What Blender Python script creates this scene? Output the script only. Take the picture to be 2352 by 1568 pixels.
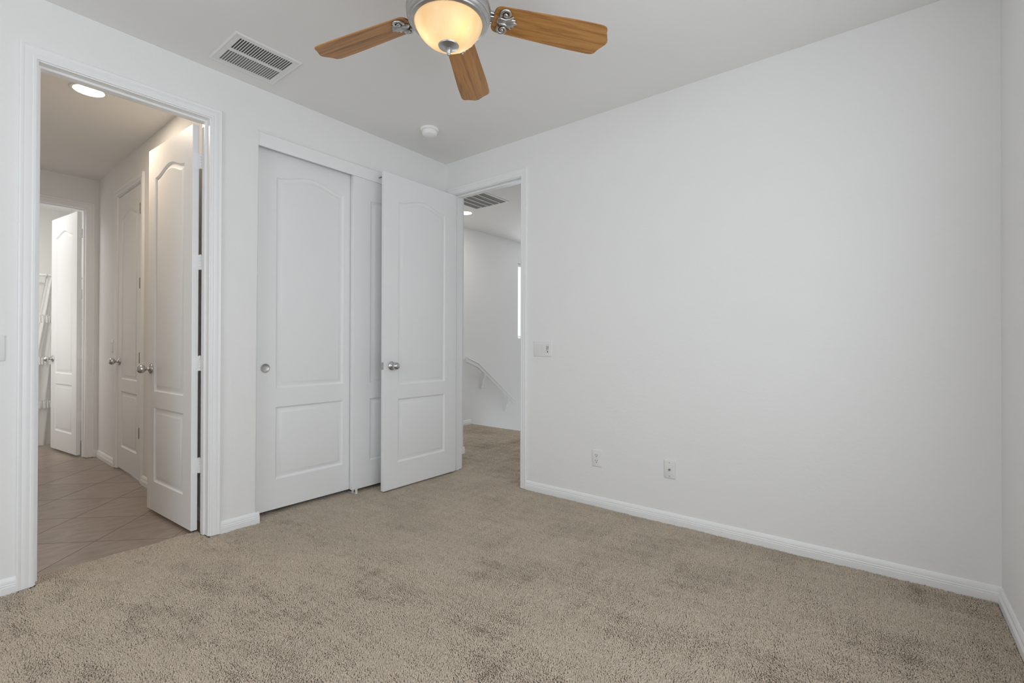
import bpy, bmesh, math, random
import numpy as np
from mathutils import Vector, Matrix
from mathutils.geometry import tessellate_polygon

for _o in list(bpy.data.objects):
    bpy.data.objects.remove(_o)
S = bpy.context.scene
COL = S.collection
R = math.radians

# ------------------------------------------------------------------ camera
YAW, PITCH, ROLL, CAM_H, FPX = 0.6676335, 0.0046, 0.0027, 1.1292, 1087.88
cam_data = bpy.data.cameras.new('camera')
cam = bpy.data.objects.new('camera', cam_data)
COL.objects.link(cam)
fwd = Vector((math.cos(PITCH) * math.cos(YAW), math.cos(PITCH) * math.sin(YAW), math.sin(PITCH)))
rgt = fwd.cross(Vector((0, 0, 1))).normalized()
upv = rgt.cross(fwd)
r2 = rgt * math.cos(ROLL) + upv * math.sin(ROLL)
u2 = upv * math.cos(ROLL) - rgt * math.sin(ROLL)
cam.matrix_world = Matrix(((r2.x, u2.x, -fwd.x, 0), (r2.y, u2.y, -fwd.y, 0), (r2.z, u2.z, -fwd.z, CAM_H), (0, 0, 0, 1)))
cam_data.sensor_fit = 'HORIZONTAL'
cam_data.sensor_width = 36.0
cam_data.lens = FPX / 2352 * 36.0
cam_data.clip_start = 0.02
S.camera = cam

# ------------------------------------------------------------------ world, lights, exposure
world = bpy.data.worlds.new('sky')
S.world = world
world.use_nodes = True
_bg = world.node_tree.nodes['Background']
_bg.inputs['Color'].default_value = (0.90, 0.95, 1.0, 1)
_bg.inputs['Strength'].default_value = 1.2

def area_light(name, loc, aim, sx, sy, power, color, spread=180):
    d = bpy.data.lights.new(name, 'AREA')
    d.shape = 'RECTANGLE'
    d.size, d.size_y = sx, sy
    d.energy = power
    d.color = color
    d.spread = R(spread)
    o = bpy.data.objects.new(name, d)
    COL.objects.link(o)
    o.location = loc
    o.rotation_euler = (Vector(aim) - Vector(loc)).to_track_quat('-Z', 'Z').to_euler()
    return o

def point_light(name, loc, power, color, radius):
    d = bpy.data.lights.new(name, 'POINT')
    d.energy = power
    d.color = color
    d.shadow_soft_size = radius
    o = bpy.data.objects.new(name, d)
    COL.objects.link(o)
    o.location = loc
    return o

DAY = (0.90, 0.95, 1.0)
WARM = (1.0, 0.80, 0.58)
area_light('daylight_side_window', (0.2, -0.50, 1.5), (0.2, 2.0, 1.5), 1.3, 1.5, 16.5, DAY)
area_light('daylight_side_window', (1.4, -0.50, 1.5), (1.4, 2.0, 1.5), 1.3, 1.5, 14, DAY)
area_light('back_wall_fill', (-2.12, 1.2, 1.5), (3, 1.2, 1.5), 2.0, 1.5, 33, DAY)  # added fill from behind the camera, evens out the walls
area_light('daylight_stair_window', (6.6, 4.75, 1.8), (6.6, 2.0, 1.2), 1.2, 1.1, 36, DAY)
area_light('bathroom_ceiling_fitting', (0.35, 6.75, 2.70), (0.35, 6.75, 0), 0.6, 0.6, 7, (1.0, 0.98, 0.95))
area_light('bathroom_side_fill', (-0.46, 6.9, 1.35), (1.0, 6.9, 1.25), 1.0, 1.6, 3.2, (0.97, 0.985, 1.0))  # added fill to even out the bathroom; no window in this wall
area_light('bathroom_curtain_fill', (0.05, 6.33, 1.3), (0.6, 7.4, 1.1), 0.7, 1.2, 6.5, (1.0, 0.98, 0.95))  # added fill aimed at the shower curtain, no fitting modelled
S.view_settings.view_transform = 'Standard'
S.view_settings.look = 'None'
S.view_settings.gamma = 1.0
S.view_settings.use_curve_mapping = False
S.view_settings.exposure = 0.05
S.cycles.max_bounces = 12
S.cycles.diffuse_bounces = 8
S.cycles.glossy_bounces = 4
S.cycles.transparent_max_bounces = 12
S.cycles.caustics_reflective = False
S.cycles.caustics_refractive = False
S.cycles.sample_clamp_indirect = 6.0
S.cycles.use_denoising = True

# ------------------------------------------------------------------ materials
def new_mat(name):
    m = bpy.data.materials.new(name)
    m.use_nodes = True
    nt = m.node_tree
    return m, nt, nt.nodes['Principled BSDF']

def N(nt, kind, **kw):
    n = nt.nodes.new(kind)
    for k, v in kw.items():
        if k.startswith('i_'):
            n.inputs[k[2:].replace('_', ' ')].default_value = v
        else:
            setattr(n, k, v)
    return n

def math_n(nt, op, a, b=None, c=None):
    n = nt.nodes.new('ShaderNodeMath')
    n.operation = op
    for i, v in enumerate((a, b, c)):
        if v is None:
            continue
        if hasattr(v, 'links') or hasattr(v, 'is_linked'):
            nt.links.new(v, n.inputs[i])
        else:
            n.inputs[i].default_value = v
    return n.outputs[0]

def ramp(nt, fac, stops):
    n = nt.nodes.new('ShaderNodeValToRGB')
    el = n.color_ramp.elements
    while len(el) < len(stops):
        el.new(0.5)
    for e, (p, c) in zip(el, stops):
        e.position = p
        e.color = (*c, 1) if len(c) == 3 else c
    nt.links.new(fac, n.inputs[0])
    return n.outputs[0]

def paint(name, color, rough, bump=0.0, scale=90.0, dist=0.002, spec=0.4):
    m, nt, b = new_mat(name)
    tc = N(nt, 'ShaderNodeTexCoord')
    nz = N(nt, 'ShaderNodeTexNoise', i_Scale=scale, i_Detail=3.0)
    nt.links.new(tc.outputs['Object'], nz.inputs['Vector'])
    big = N(nt, 'ShaderNodeTexNoise', i_Scale=1.7, i_Detail=2.0)
    nt.links.new(tc.outputs['Object'], big.inputs['Vector'])
    c = ramp(nt, big.outputs['Fac'], [(0.3, tuple(x * 0.985 for x in color)), (0.7, color)])
    nt.links.new(c, b.inputs['Base Color'])
    b.inputs['Roughness'].default_value = rough
    b.inputs['Specular IOR Level'].default_value = spec
    if bump:
        bp = N(nt, 'ShaderNodeBump', i_Strength=bump, i_Distance=dist)
        nt.links.new(nz.outputs['Fac'], bp.inputs['Height'])
        nt.links.new(bp.outputs[0], b.inputs['Normal'])
    return m

def metal(name, color, rough, bump=0.0, scale=40):
    m, nt, b = new_mat(name)
    tc = N(nt, 'ShaderNodeTexCoord')
    nz = N(nt, 'ShaderNodeTexNoise', i_Scale=scale, i_Detail=3.0)
    nt.links.new(tc.outputs['Object'], nz.inputs['Vector'])
    c = ramp(nt, nz.outputs['Fac'], [(0.3, tuple(x * 0.8 for x in color)), (0.7, color)])
    nt.links.new(c, b.inputs['Base Color'])
    b.inputs['Metallic'].default_value = 1.0
    b.inputs['Roughness'].default_value = rough
    if bump:
        bp = N(nt, 'ShaderNodeBump', i_Strength=bump, i_Distance=0.002)
        nt.links.new(nz.outputs['Fac'], bp.inputs['Height'])
        nt.links.new(bp.outputs[0], b.inputs['Normal'])
    return m

M = {}
M['wall'] = paint('wall_paint', (0.86, 0.858, 0.854), 0.75, 0.4, 60, 0.002, 0.25)
M['ceiling'] = paint('ceiling_paint', (0.86, 0.855, 0.842), 0.85, 0.2, 60, 0.002, 0.2)
M['trim'] = paint('trim_paint', (0.89, 0.895, 0.90), 0.38, 0.03, 30, 0.001, 0.45)
M['door'] = paint('door_paint', (0.86, 0.865, 0.87), 0.45, 0.03, 30, 0.001, 0.4)
M['plastic'] = paint('white_plastic', (0.80, 0.80, 0.79), 0.35)
M['white'] = paint('bright_white_plastic', (0.94, 0.94, 0.935), 0.4)
M['ivory'] = paint('ivory_plastic', (0.77, 0.77, 0.745), 0.4)
M['grey'] = paint('grey_plastic', (0.23, 0.24, 0.23), 0.45)
M['dark'] = paint('dark_slot', (0.03, 0.03, 0.03), 0.6)
M['duct'] = paint('duct_shade', (0.09, 0.09, 0.085), 0.7)  # dark colour stands for shade inside the vent
M['louver'] = paint('vent_louver', (0.20, 0.20, 0.19), 0.6)
M['nickel'] = metal('satin_nickel', (0.66, 0.66, 0.67), 0.26)
M['bronze'] = metal('dull_hinge_metal', (0.46, 0.42, 0.38), 0.5)
M['pewter'] = metal('brushed_pewter', (0.56, 0.56, 0.55), 0.40, 0.25, 26)
M['steel'] = metal('steel', (0.55, 0.55, 0.54), 0.3)
M['curtain'] = paint('white_cotton', (0.93, 0.93, 0.915), 0.9, 0.25, 160, 0.002, 0.1)
M['bath'] = paint('bath_panel', (0.83, 0.83, 0.80), 0.3, 0.0)

M['backing'] = paint('carpet_backing', (0.30, 0.255, 0.205), 0.95, 0.3, 150, 0.004, 0.05)

def carpet_mat():
    m, nt, b = new_mat('carpet_yarn')
    tc = N(nt, 'ShaderNodeTexCoord')
    at = N(nt, 'ShaderNodeAttribute', attribute_name='yarn')
    n1 = N(nt, 'ShaderNodeTexNoise', i_Scale=420.0, i_Detail=2.0)
    nt.links.new(tc.outputs['Object'], n1.inputs['Vector'])
    f = math_n(nt, 'ADD', math_n(nt, 'MULTIPLY', at.outputs['Fac'], 0.6), math_n(nt, 'MULTIPLY', n1.outputs['Fac'], 0.4))
    col = ramp(nt, f, [(0.15, (0.46, 0.388, 0.308)), (0.5, (0.565, 0.484, 0.39)), (0.85, (0.645, 0.56, 0.462))])
    nt.links.new(col, b.inputs['Base Color'])
    b.inputs['Roughness'].default_value = 0.9
    b.inputs['Specular IOR Level'].default_value = 0.15
    b.inputs['Sheen Weight'].default_value = 0.5
    b.inputs['Sheen Roughness'].default_value = 0.45
    b.inputs['Sheen Tint'].default_value = (0.9, 0.78, 0.62, 1)
    return m
M['carpet'] = carpet_mat()

def tile_mat():
    m, nt, b = new_mat('floor_tile')
    tc = N(nt, 'ShaderNodeTexCoord')
    sx = N(nt, 'ShaderNodeSeparateXYZ')
    nt.links.new(tc.outputs['Object'], sx.inputs[0])
    x, y = sx.outputs[0], sx.outputs[1]
    per, gw = 0.4085, 0.0028
    def line(a, off):
        t = math_n(nt, 'DIVIDE', math_n(nt, 'SUBTRACT', a, off), per)
        f = math_n(nt, 'FRACT', math_n(nt, 'ADD', t, 100.5))
        d = math_n(nt, 'ABSOLUTE', math_n(nt, 'SUBTRACT', f, 0.5))
        return math_n(nt, 'LESS_THAN', d, gw / per), math_n(nt, 'FLOOR', math_n(nt, 'ADD', t, 100.0))
    k = 0.70710678
    u = math_n(nt, 'MULTIPLY', math_n(nt, 'ADD', x, y), k)
    v = math_n(nt, 'MULTIPLY', math_n(nt, 'SUBTRACT', y, x), k)
    lu, iu = line(u, 2.970)
    lv, iv = line(v, 2.045)
    g = math_n(nt, 'MAXIMUM', lu, lv)
    nz = N(nt, 'ShaderNodeTexNoise', i_Scale=9.0, i_Detail=5.0, i_Distortion=0.4)
    mp = N(nt, 'ShaderNodeMapping')
    mp.inputs['Scale'].default_value = (1.0, 2.6, 1.0)
    nt.links.new(tc.outputs['Object'], mp.inputs[0])
    nt.links.new(mp.outputs[0], nz.inputs['Vector'])
    base = ramp(nt, nz.outputs['Fac'], [(0.3, (0.265, 0.207, 0.16)), (0.7, (0.37, 0.295, 0.24))])
    cell = N(nt, 'ShaderNodeTexWhiteNoise', noise_dimensions='2D')
    cb = N(nt, 'ShaderNodeCombineXYZ')
    nt.links.new(iu, cb.inputs[0]); nt.links.new(iv, cb.inputs[1])
    nt.links.new(cb.outputs[0], cell.inputs['Vector'])
    var = ramp(nt, cell.outputs['Value'], [(0.0, (0.93, 0.93, 0.93)), (1.0, (1.05, 1.04, 1.03))])
    mv = N(nt, 'ShaderNodeMix', data_type='RGBA', blend_type='MULTIPLY')
    mv.inputs[0].default_value = 1.0
    nt.links.new(base, mv.inputs[6]); nt.links.new(var, mv.inputs[7])
    mx = N(nt, 'ShaderNodeMix', data_type='RGBA')
    nt.links.new(g, mx.inputs[0])
    nt.links.new(mv.outputs[2], mx.inputs[6])
    mx.inputs[7].default_value = (0.195, 0.157, 0.127, 1)
    nt.links.new(mx.outputs[2], b.inputs['Base Color'])
    rr = math_n(nt, 'MULTIPLY_ADD', g, 0.45, 0.30)
    b.inputs['Specular IOR Level'].default_value = 0.6
    nt.links.new(rr, b.inputs['Roughness'])
    bp = N(nt, 'ShaderNodeBump', i_Strength=0.6, i_Distance=0.002)
    nt.links.new(math_n(nt, 'SUBTRACT', 1.0, g), bp.inputs['Height'])
    nt.links.new(bp.outputs[0], b.inputs['Normal'])
    return m
M['tile'] = tile_mat()

def wood_mat():
    m, nt, b = new_mat('oak_blade')
    tc = N(nt, 'ShaderNodeTexCoord')
    info = N(nt, 'ShaderNodeObjectInfo')
    mp = N(nt, 'ShaderNodeMapping')
    mp.inputs['Scale'].default_value = (1.9, 40.0, 12.0)
    nt.links.new(tc.outputs['Object'], mp.inputs[0])
    off = N(nt, 'ShaderNodeVectorMath', operation='ADD')
    nt.links.new(mp.outputs[0], off.inputs[0])
    sc = N(nt, 'ShaderNodeVectorMath', operation='SCALE')
    cb = N(nt, 'ShaderNodeCombineXYZ')
    for i in range(3):
        nt.links.new(info.outputs['Random'], cb.inputs[i])
    nt.links.new(cb.outputs[0], sc.inputs[0])
    sc.inputs['Scale'].default_value = 37.0
    nt.links.new(sc.outputs[0], off.inputs[1])
    n1 = N(nt, 'ShaderNodeTexNoise', i_Scale=1.0, i_Detail=4.0, i_Distortion=0.9)
    n2 = N(nt, 'ShaderNodeTexNoise', i_Scale=6.0, i_Detail=4.0, i_Roughness=0.7)
    for n in (n1, n2):
        nt.links.new(off.outputs[0], n.inputs['Vector'])
    fac = math_n(nt, 'ADD', math_n(nt, 'MULTIPLY', n1.outputs['Fac'], 0.6), math_n(nt, 'MULTIPLY', n2.outputs['Fac'], 0.4))
    c = ramp(nt, fac, [(0.34, (0.22, 0.09, 0.021)), (0.45, (0.375, 0.168, 0.041)), (0.55, (0.455, 0.215, 0.058)), (0.7, (0.53, 0.275, 0.088))])
    nt.links.new(c, b.inputs['Base Color'])
    b.inputs['Roughness'].default_value = 0.42
    bp = N(nt, 'ShaderNodeBump', i_Strength=0.12, i_Distance=0.001)
    nt.links.new(fac, bp.inputs['Height'])
    nt.links.new(bp.outputs[0], b.inputs['Normal'])
    return m
M['wood'] = wood_mat()

def bowl_mat():
    m, nt, b = new_mat('alabaster_glass')
    out = nt.nodes['Material Output']
    tc = N(nt, 'ShaderNodeTexCoord')
    nz = N(nt, 'ShaderNodeTexNoise', i_Scale=7.0, i_Detail=3.0, i_Distortion=1.2)
    nt.links.new(tc.outputs['Object'], nz.inputs['Vector'])
    c = ramp(nt, nz.outputs['Fac'], [(0.35, (0.97, 0.68, 0.37)), (0.65, (1.0, 0.82, 0.55))])
    nt.links.new(c, b.inputs['Base Color'])
    b.inputs['Roughness'].default_value = 0.3
    tr = N(nt, 'ShaderNodeBsdfTranslucent')
    nt.links.new(c, tr.inputs['Color'])
    nt.links.new(c, b.inputs['Emission Color'])
    b.inputs['Emission Strength'].default_value = 0.34
    mx = N(nt, 'ShaderNodeMixShader')
    mx.inputs[0].default_value = 0.6
    nt.links.new(b.outputs[0], mx.inputs[1])
    nt.links.new(tr.outputs[0], mx.inputs[2])
    nt.links.new(mx.outputs[0], out.inputs['Surface'])
    return m
M['bowl'] = bowl_mat()

def emit_mat(name, color, strength):
    m, nt, b = new_mat(name)
    b.inputs['Base Color'].default_value = (*color, 1)
    b.inputs['Emission Color'].default_value = (*color, 1)
    b.inputs['Emission Strength'].default_value = strength
    return m
M['lens_warm'] = emit_mat('warm_light_lens', (1.0, 0.93, 0.80), 5.0)
M['lens_cool'] = emit_mat('white_light_lens', (1.0, 0.98, 0.95), 5.0)

def glass_mat():
    m, nt, b = new_mat('window_glass')
    out = nt.nodes['Material Output']
    t = N(nt, 'ShaderNodeBsdfTransparent')
    g = N(nt, 'ShaderNodeBsdfGlossy', i_Roughness=0.03)
    mx = N(nt, 'ShaderNodeMixShader')
    mx.inputs[0].default_value = 0.06
    nt.links.new(t.outputs[0], mx.inputs[1])
    nt.links.new(g.outputs[0], mx.inputs[2])
    nt.links.new(mx.outputs[0], out.inputs['Surface'])
    return m
M['glass'] = glass_mat()

# ------------------------------------------------------------------ mesh helpers
def box(bm, x0, x1, y0, y1, z0, z1, bev=0.0, seg=2):
    v = [bm.verts.new((x, y, z)) for x in (x0, x1) for y in (y0, y1) for z in (z0, z1)]
    F = [(0, 1, 3, 2), (4, 6, 7, 5), (0, 4, 5, 1), (2, 3, 7, 6), (0, 2, 6, 4), (1, 5, 7, 3)]
    fs = [bm.faces.new([v[i] for i in f]) for f in F]
    if bev > 0:
        es = set(e for f in fs for e in f.edges)
        bmesh.ops.bevel(bm, geom=list(es), offset=bev, segments=seg, profile=0.5, affect='EDGES')
    return bm

def prism(bm, pts, y0, y1, to=lambda a, b, c: (a, c, b)):
    """closed outline pts (a, b) extruded from y0 to y1; to(a, b, depth) -> xyz"""
    A = [bm.verts.new(to(a, b, y0)) for a, b in pts]
    B = [bm.verts.new(to(a, b, y1)) for a, b in pts]
    n = len(pts)
    for i in range(n):
        j = (i + 1) % n
        bm.faces.new((A[i], A[j], B[j], B[i]))
    bm.faces.new(A[::-1]); bm.faces.new(B)
    return bm

def lathe(bm, prof, seg=32, mat=None, cap=True):
    """profile [(r, z)] turned about Z, then moved by mat"""
    rings = []
    for r, z in prof:
        if r < 1e-6:
            rings.append([bm.verts.new((0, 0, z))])
        else:
            rings.append([bm.verts.new((r * math.cos(2 * math.pi * i / seg), r * math.sin(2 * math.pi * i / seg), z)) for i in range(seg)])
    for a, b in zip(rings, rings[1:]):
        for i in range(seg):
            j = (i + 1) % seg
            if len(a) == 1 and len(b) == 1:
                continue
            if len(a) == 1:
                bm.faces.new((a[0], b[j], b[i]))
            elif len(b) == 1:
                bm.faces.new((a[i], a[j], b[0]))
            else:
                bm.faces.new((a[i], a[j], b[j], b[i]))
    if cap:
        for r in (rings[0], rings[-1]):
            if len(r) > 1:
                bm.faces.new(r)
    if mat is not None:
        vs = [v for ring in rings for v in ring]
        bmesh.ops.transform(bm, matrix=mat, verts=vs)
    return bm

def tube(bm, path, rad, seg=8):
    """round tube along a list of points; rad a number or one per point"""
    path = [Vector(p) for p in path]
    if not hasattr(rad, '__len__'):
        rad = [rad] * len(path)
    rings = []
    prev = None
    for i, p in enumerate(path):
        t = (path[min(i + 1, len(path) - 1)] - path[max(i - 1, 0)]).normalized()
        ref = prev if prev is not None else (Vector((0, 0, 1)) if abs(t.z) < 0.9 else Vector((1, 0, 0)))
        a = (ref - t * ref.dot(t)).normalized()
        b = t.cross(a)
        prev = a
        rings.append([bm.verts.new(p + (a * math.cos(2 * math.pi * k / seg) + b * math.sin(2 * math.pi * k / seg)) * rad[i]) for k in range(seg)])
    for A, B in zip(rings, rings[1:]):
        for k in range(seg):
            j = (k + 1) % seg
            bm.faces.new((A[k], A[j], B[j], B[k]))
    bm.faces.new(rings[0][::-1]); bm.faces.new(rings[-1])
    return bm

def ellipsoid(bm, c, ax, seg=12, rings=8, mat=None):
    prof = [(math.sin(math.pi * i / rings), -math.cos(math.pi * i / rings)) for i in range(rings + 1)]
    prof[0] = (0, -1); prof[-1] = (0, 1)
    T = Matrix.Translation(c) @ (mat or Matrix.Identity(4)) @ Matrix.Diagonal((*ax, 1))
    return lathe(bm, prof, seg, T, cap=False)

def obj(name, bm, mat, parent=None, smooth=None, loc=None, rot=None):
    bmesh.ops.recalc_face_normals(bm, faces=bm.faces[:])
    me = bpy.data.meshes.new(name)
    bm.to_mesh(me)
    bm.free()
    me.materials.append(mat)
    if smooth:
        me.polygons.foreach_set('use_smooth', [True] * len(me.polygons))
        me.set_sharp_from_angle(angle=R(smooth))
    o = bpy.data.objects.new(name, me)
    COL.objects.link(o)
    if parent is not None:
        o.parent = parent
    if loc is not None:
        o.location = loc
    if rot is not None:
        o.rotation_euler = rot
    return o

def tag(o, label=None, cat=None, group=None, kind=None):
    for k, v in (('label', label), ('category', cat), ('group', group), ('kind', kind)):
        if v:
            o[k] = v
    return o

def thing(name, label, cat, loc, rz=0.0, group=None, kind=None):
    o = bpy.data.objects.new(name, None)
    o.empty_display_size = 0.05
    COL.objects.link(o)
    o.location = loc
    o.rotation_euler = (0, 0, rz)
    return tag(o, label, cat, group, kind)

def struct(name, bm, mat, label, cat, smooth=None):
    return tag(obj(name, bm, mat, smooth=smooth), label, cat, kind='structure')

BM = bmesh.new

# ------------------------------------------------------------------ shell
H = 2.74
YA, XB, YC, XK = 3.109, 2.974, -0.401, -2.00
TH = 0.115

def wall(bm, axis, u0, u1, z0, z1, d0, d1, holes=(), round_hole=None):
    """wall sheet in the plane `axis` = d0..d1 with rectangular holes (ua, ub, za, zb); holes that reach z0 are open at the floor"""
    us = sorted(set([u0, u1] + [h[0] for h in holes] + [h[1] for h in holes]))
    zs = sorted(set([z0, z1] + [h[2] for h in holes] + [h[3] for h in holes]))
    us = [u for u in us if u0 <= u <= u1]; zs = [z for z in zs if z0 <= z <= z1]
    def P(u, z, d):
        return (u, d, z) if axis == 'Y' else (d, u, z)
    V = {}
    def vert(u, z, d):
        if (u, z, d) not in V:
            V[(u, z, d)] = bm.verts.new(P(u, z, d))
        return V[(u, z, d)]
    def solid(i, j):
        if not (0 <= i < len(us) - 1 and 0 <= j < len(zs) - 1):
            return False
        uc, zc = (us[i] + us[i + 1]) / 2, (zs[j] + zs[j + 1]) / 2
        return not any(a < uc < b and c < zc < d for a, b, c, d in holes)
    for i in range(len(us) - 1):
        for j in range(len(zs) - 1):
            if not solid(i, j):
                continue
            a, b, c, d = us[i], us[i + 1], zs[j], zs[j + 1]
            bm.faces.new([vert(a, c, d0), vert(b, c, d0), vert(b, d, d0), vert(a, d, d0)])
            bm.faces.new([vert(a, c, d1), vert(a, d, d1), vert(b, d, d1), vert(b, c, d1)])
            for (ni, nj, e0, e1) in ((i - 1, j, (a, c), (a, d)), (i + 1, j, (b, c), (b, d)), (i, j - 1, (a, c), (b, c)), (i, j + 1, (a, d), (b, d))):
                if not solid(ni, nj):
                    bm.faces.new([vert(*e0, d0), vert(*e1, d0), vert(*e1, d1), vert(*e0, d1)])
    if round_hole:
        (a, b, zt), rad = round_hole
        bm.edges.ensure_lookup_table()
        es = []
        for e in bm.edges:
            p, q = (v.co for v in e.verts)
            if axis == 'Y' and abs(p.y - d0) < 1e-5 and abs(q.y - d0) < 1e-5:
                for s in (a, b):
                    if abs(p.x - s) < 1e-5 and abs(q.x - s) < 1e-5 and max(p.z, q.z) <= zt + 1e-5:
                        es.append(e)
                if abs(p.z - zt) < 1e-5 and abs(q.z - zt) < 1e-5 and a - 1e-5 <= min(p.x, q.x) and max(p.x, q.x) <= b + 1e-5:
                    es.append(e)
        bmesh.ops.bevel(bm, geom=es, offset=rad, segments=5, profile=0.5, affect='EDGES')
    return bm

DJ0, DJ1, DZ = 0.363, 1.077, 2.443       # hallway doorway in the left wall
CL0, CL1, CLZ = 1.352, 2.880, 2.470      # closet opening
BJ0, BJ1 = 2.258, 3.012                  # landing doorway in the right wall

struct('wall_left', wall(BM(), 'Y', XK - TH, 3.089, 0 - 0.02, H, YA, YA + TH,
       [(DJ0 - .018, DJ1 + .018, -0.02, DZ + .018), (CL0, CL1, -0.02, CLZ)], ((CL0, CL1, CLZ), 0.017)),
       M['wall'], 'white painted wall with the hallway doorway and the closet opening', 'wall', smooth=40)
struct('wall_right', wall(BM(), 'X', YC - TH, YA, -0.02, H, XB, XB + TH, [(BJ0 - .018, BJ1 + .018, -0.02, DZ + .018)]),
       M['wall'], 'long bare white wall with outlets and the landing doorway', 'wall')
struct('wall_near_right', wall(BM(), 'Y', XK - TH, XB + TH, -0.02, H, YC - TH, YC, [(-.55, 2.05, .75, 2.25)]),
       M['wall'], 'sliver of white wall at the right edge, square to the long bare wall', 'wall')
struct('wall_back', wall(BM(), 'X', YC, YA, -0.02, H, XK - TH, XK, [(0.2, 2.2, 0.75, 2.25)]),
       M['wall'], 'white bedroom wall with an added window for fill light, behind the camera', 'wall')
# floors
n = 60
edge = []
random.seed(4)
for i in range(n + 1):
    t = i / n
    x = (DJ0 - .018) + (DJ1 - DJ0 + .036) * t
    y = 3.238 + 0.03 * max(0, (t - 0.55)) ** 1.3 * 2 + 0.0035 * math.sin(t * 17) + random.uniform(-.0022, .0022)
    edge.append((x, y))
bm = BM()
prism(bm, [(XK, YC), (XB, YC), (XB, BJ0 - .018), (XB + TH, BJ0 - .018), (XB + TH, BJ1 + .018), (XB, BJ1 + .018), (XB, 3.83), (1.30, 3.83), (1.30, YA + .002),
           (DJ1 + .018, YA + .002)] + edge[::-1] + [(DJ0 - .018, YA + .002), (XK, YA + .002)], -0.1, -0.0085, to=lambda a, b, c: (a, b, c))
floor = struct('floor', bm, M['backing'], 'taupe cut pile carpet covering the bedroom floor', 'floor')
landing = struct('floor_landing', box(BM(), XB + TH, 4.90, 1.0, 4.585, -0.3, -0.0085), M['backing'],
       'taupe carpet on the landing beyond the doorway, ending at the stairs', 'floor')
struct('floor_hallway', box(BM(), -0.6, 1.29, YA + 0.05, 8.1, -0.1, -0.006), M['tile'],
       'brown diagonal floor tile running down the hallway into the bathroom', 'floor')
struct('floor_downstairs', box(BM(), 4.9, 8.1, 1.0, 4.6, -2.9, -2.75), M['backing'],
       'carpeted floor at the foot of the stairwell', 'floor')
struct('ceiling', box(BM(), XK - TH, 8.2, YC - TH, 8.3, H, H + .12), M['ceiling'],
       'flat pale grey ceiling holding the fan and the smoke detector', 'ceiling')

def pile(parent, x0, x1, y0, y1, inside, pitch, seed):
    """cut pile: one upright yarn tuft per cell, leaning with the nap, all in one mesh"""
    rng = np.random.default_rng(seed)
    gx, gy = np.meshgrid(np.arange(x0, x1, pitch), np.arange(y0, y1, pitch * .87))
    gx = gx + (np.arange(gx.shape[0]) % 2)[:, None] * pitch / 2
    x = (gx + rng.uniform(-.42, .42, gx.shape) * pitch).ravel()
    y = (gy + rng.uniform(-.42, .42, gy.shape) * pitch).ravel()
    k = inside(x, y)
    x, y = x[k], y[k]
    n = len(x)
    lx = np.zeros(n); ly = np.zeros(n); op = np.zeros(n)
    fr = np.random.default_rng(11)
    for wl, am in ((1.1, .20), (.55, .28), (.3, .30), (.16, .26), (.085, .20), (.045, .18)):
        for _ in range(5):
            t, ph, tt = fr.uniform(0, 6.283, 3)
            w = np.sin((x * np.cos(t) + y * np.sin(t)) * 6.283 / (wl * fr.uniform(.7, 1.4)) + ph) * am * .55
            lx += w * np.cos(tt); ly += w * np.sin(tt)
            op += w * np.sin(tt * 2 + 1)
    lx += rng.normal(0, .22, n); ly += rng.normal(0, .22, n)
    hgt = .0090 * (1 + rng.normal(0, .08, n) - .16 * np.clip(op, -1, 1.5))
    rad = pitch * .60 * (1 + rng.normal(0, .14, n) - .20 * np.clip(op, -.6, 1.2))
    a0 = rng.uniform(0, 6.283, n)
    V = np.zeros((n, 7, 3), np.float32)
    for i in range(3):
        a = a0 + i * 2.0944
        c, s_ = np.cos(a), np.sin(a)
        V[:, i, 0] = x + rad * .60 * c; V[:, i, 1] = y + rad * .60 * s_; V[:, i, 2] = -.0098
        V[:, 3 + i, 0] = x + rad * c + lx * hgt * .55; V[:, 3 + i, 1] = y + rad * s_ + ly * hgt * .55; V[:, 3 + i, 2] = -.0092 + hgt * .66
    V[:, 6, 0] = x + lx * hgt; V[:, 6, 1] = y + ly * hgt; V[:, 6, 2] = -.0092 + hgt
    q = np.array([[0, 1, 4], [0, 4, 3], [1, 2, 5], [1, 5, 4], [2, 0, 3], [2, 3, 5], [3, 4, 6], [4, 5, 6], [5, 3, 6]])
    F = (np.arange(n)[:, None, None] * 7 + q[None]).reshape(-1, 3)
    me = bpy.data.meshes.new('pile')
    me.vertices.add(n * 7)
    me.vertices.foreach_set('co', V.reshape(-1))
    nf = len(F)
    me.loops.add(nf * 3)
    me.loops.foreach_set('vertex_index', F.reshape(-1).astype(np.int32))
    me.polygons.add(nf)
    me.polygons.foreach_set('loop_start', np.arange(0, nf * 3, 3, dtype=np.int32))
    me.polygons.foreach_set('use_smooth', np.ones(nf, bool))
    at = me.attributes.new('yarn', 'FLOAT', 'POINT')
    at.data.foreach_set('value', np.repeat(rng.uniform(0, 1, n), 7).astype(np.float32))
    me.update(calc_edges=True)
    me.materials.append(M['carpet'])
    o = bpy.data.objects.new('pile', me)
    COL.objects.link(o)
    o.parent = parent
    o['kind'] = 'stuff'
    return o

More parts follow.
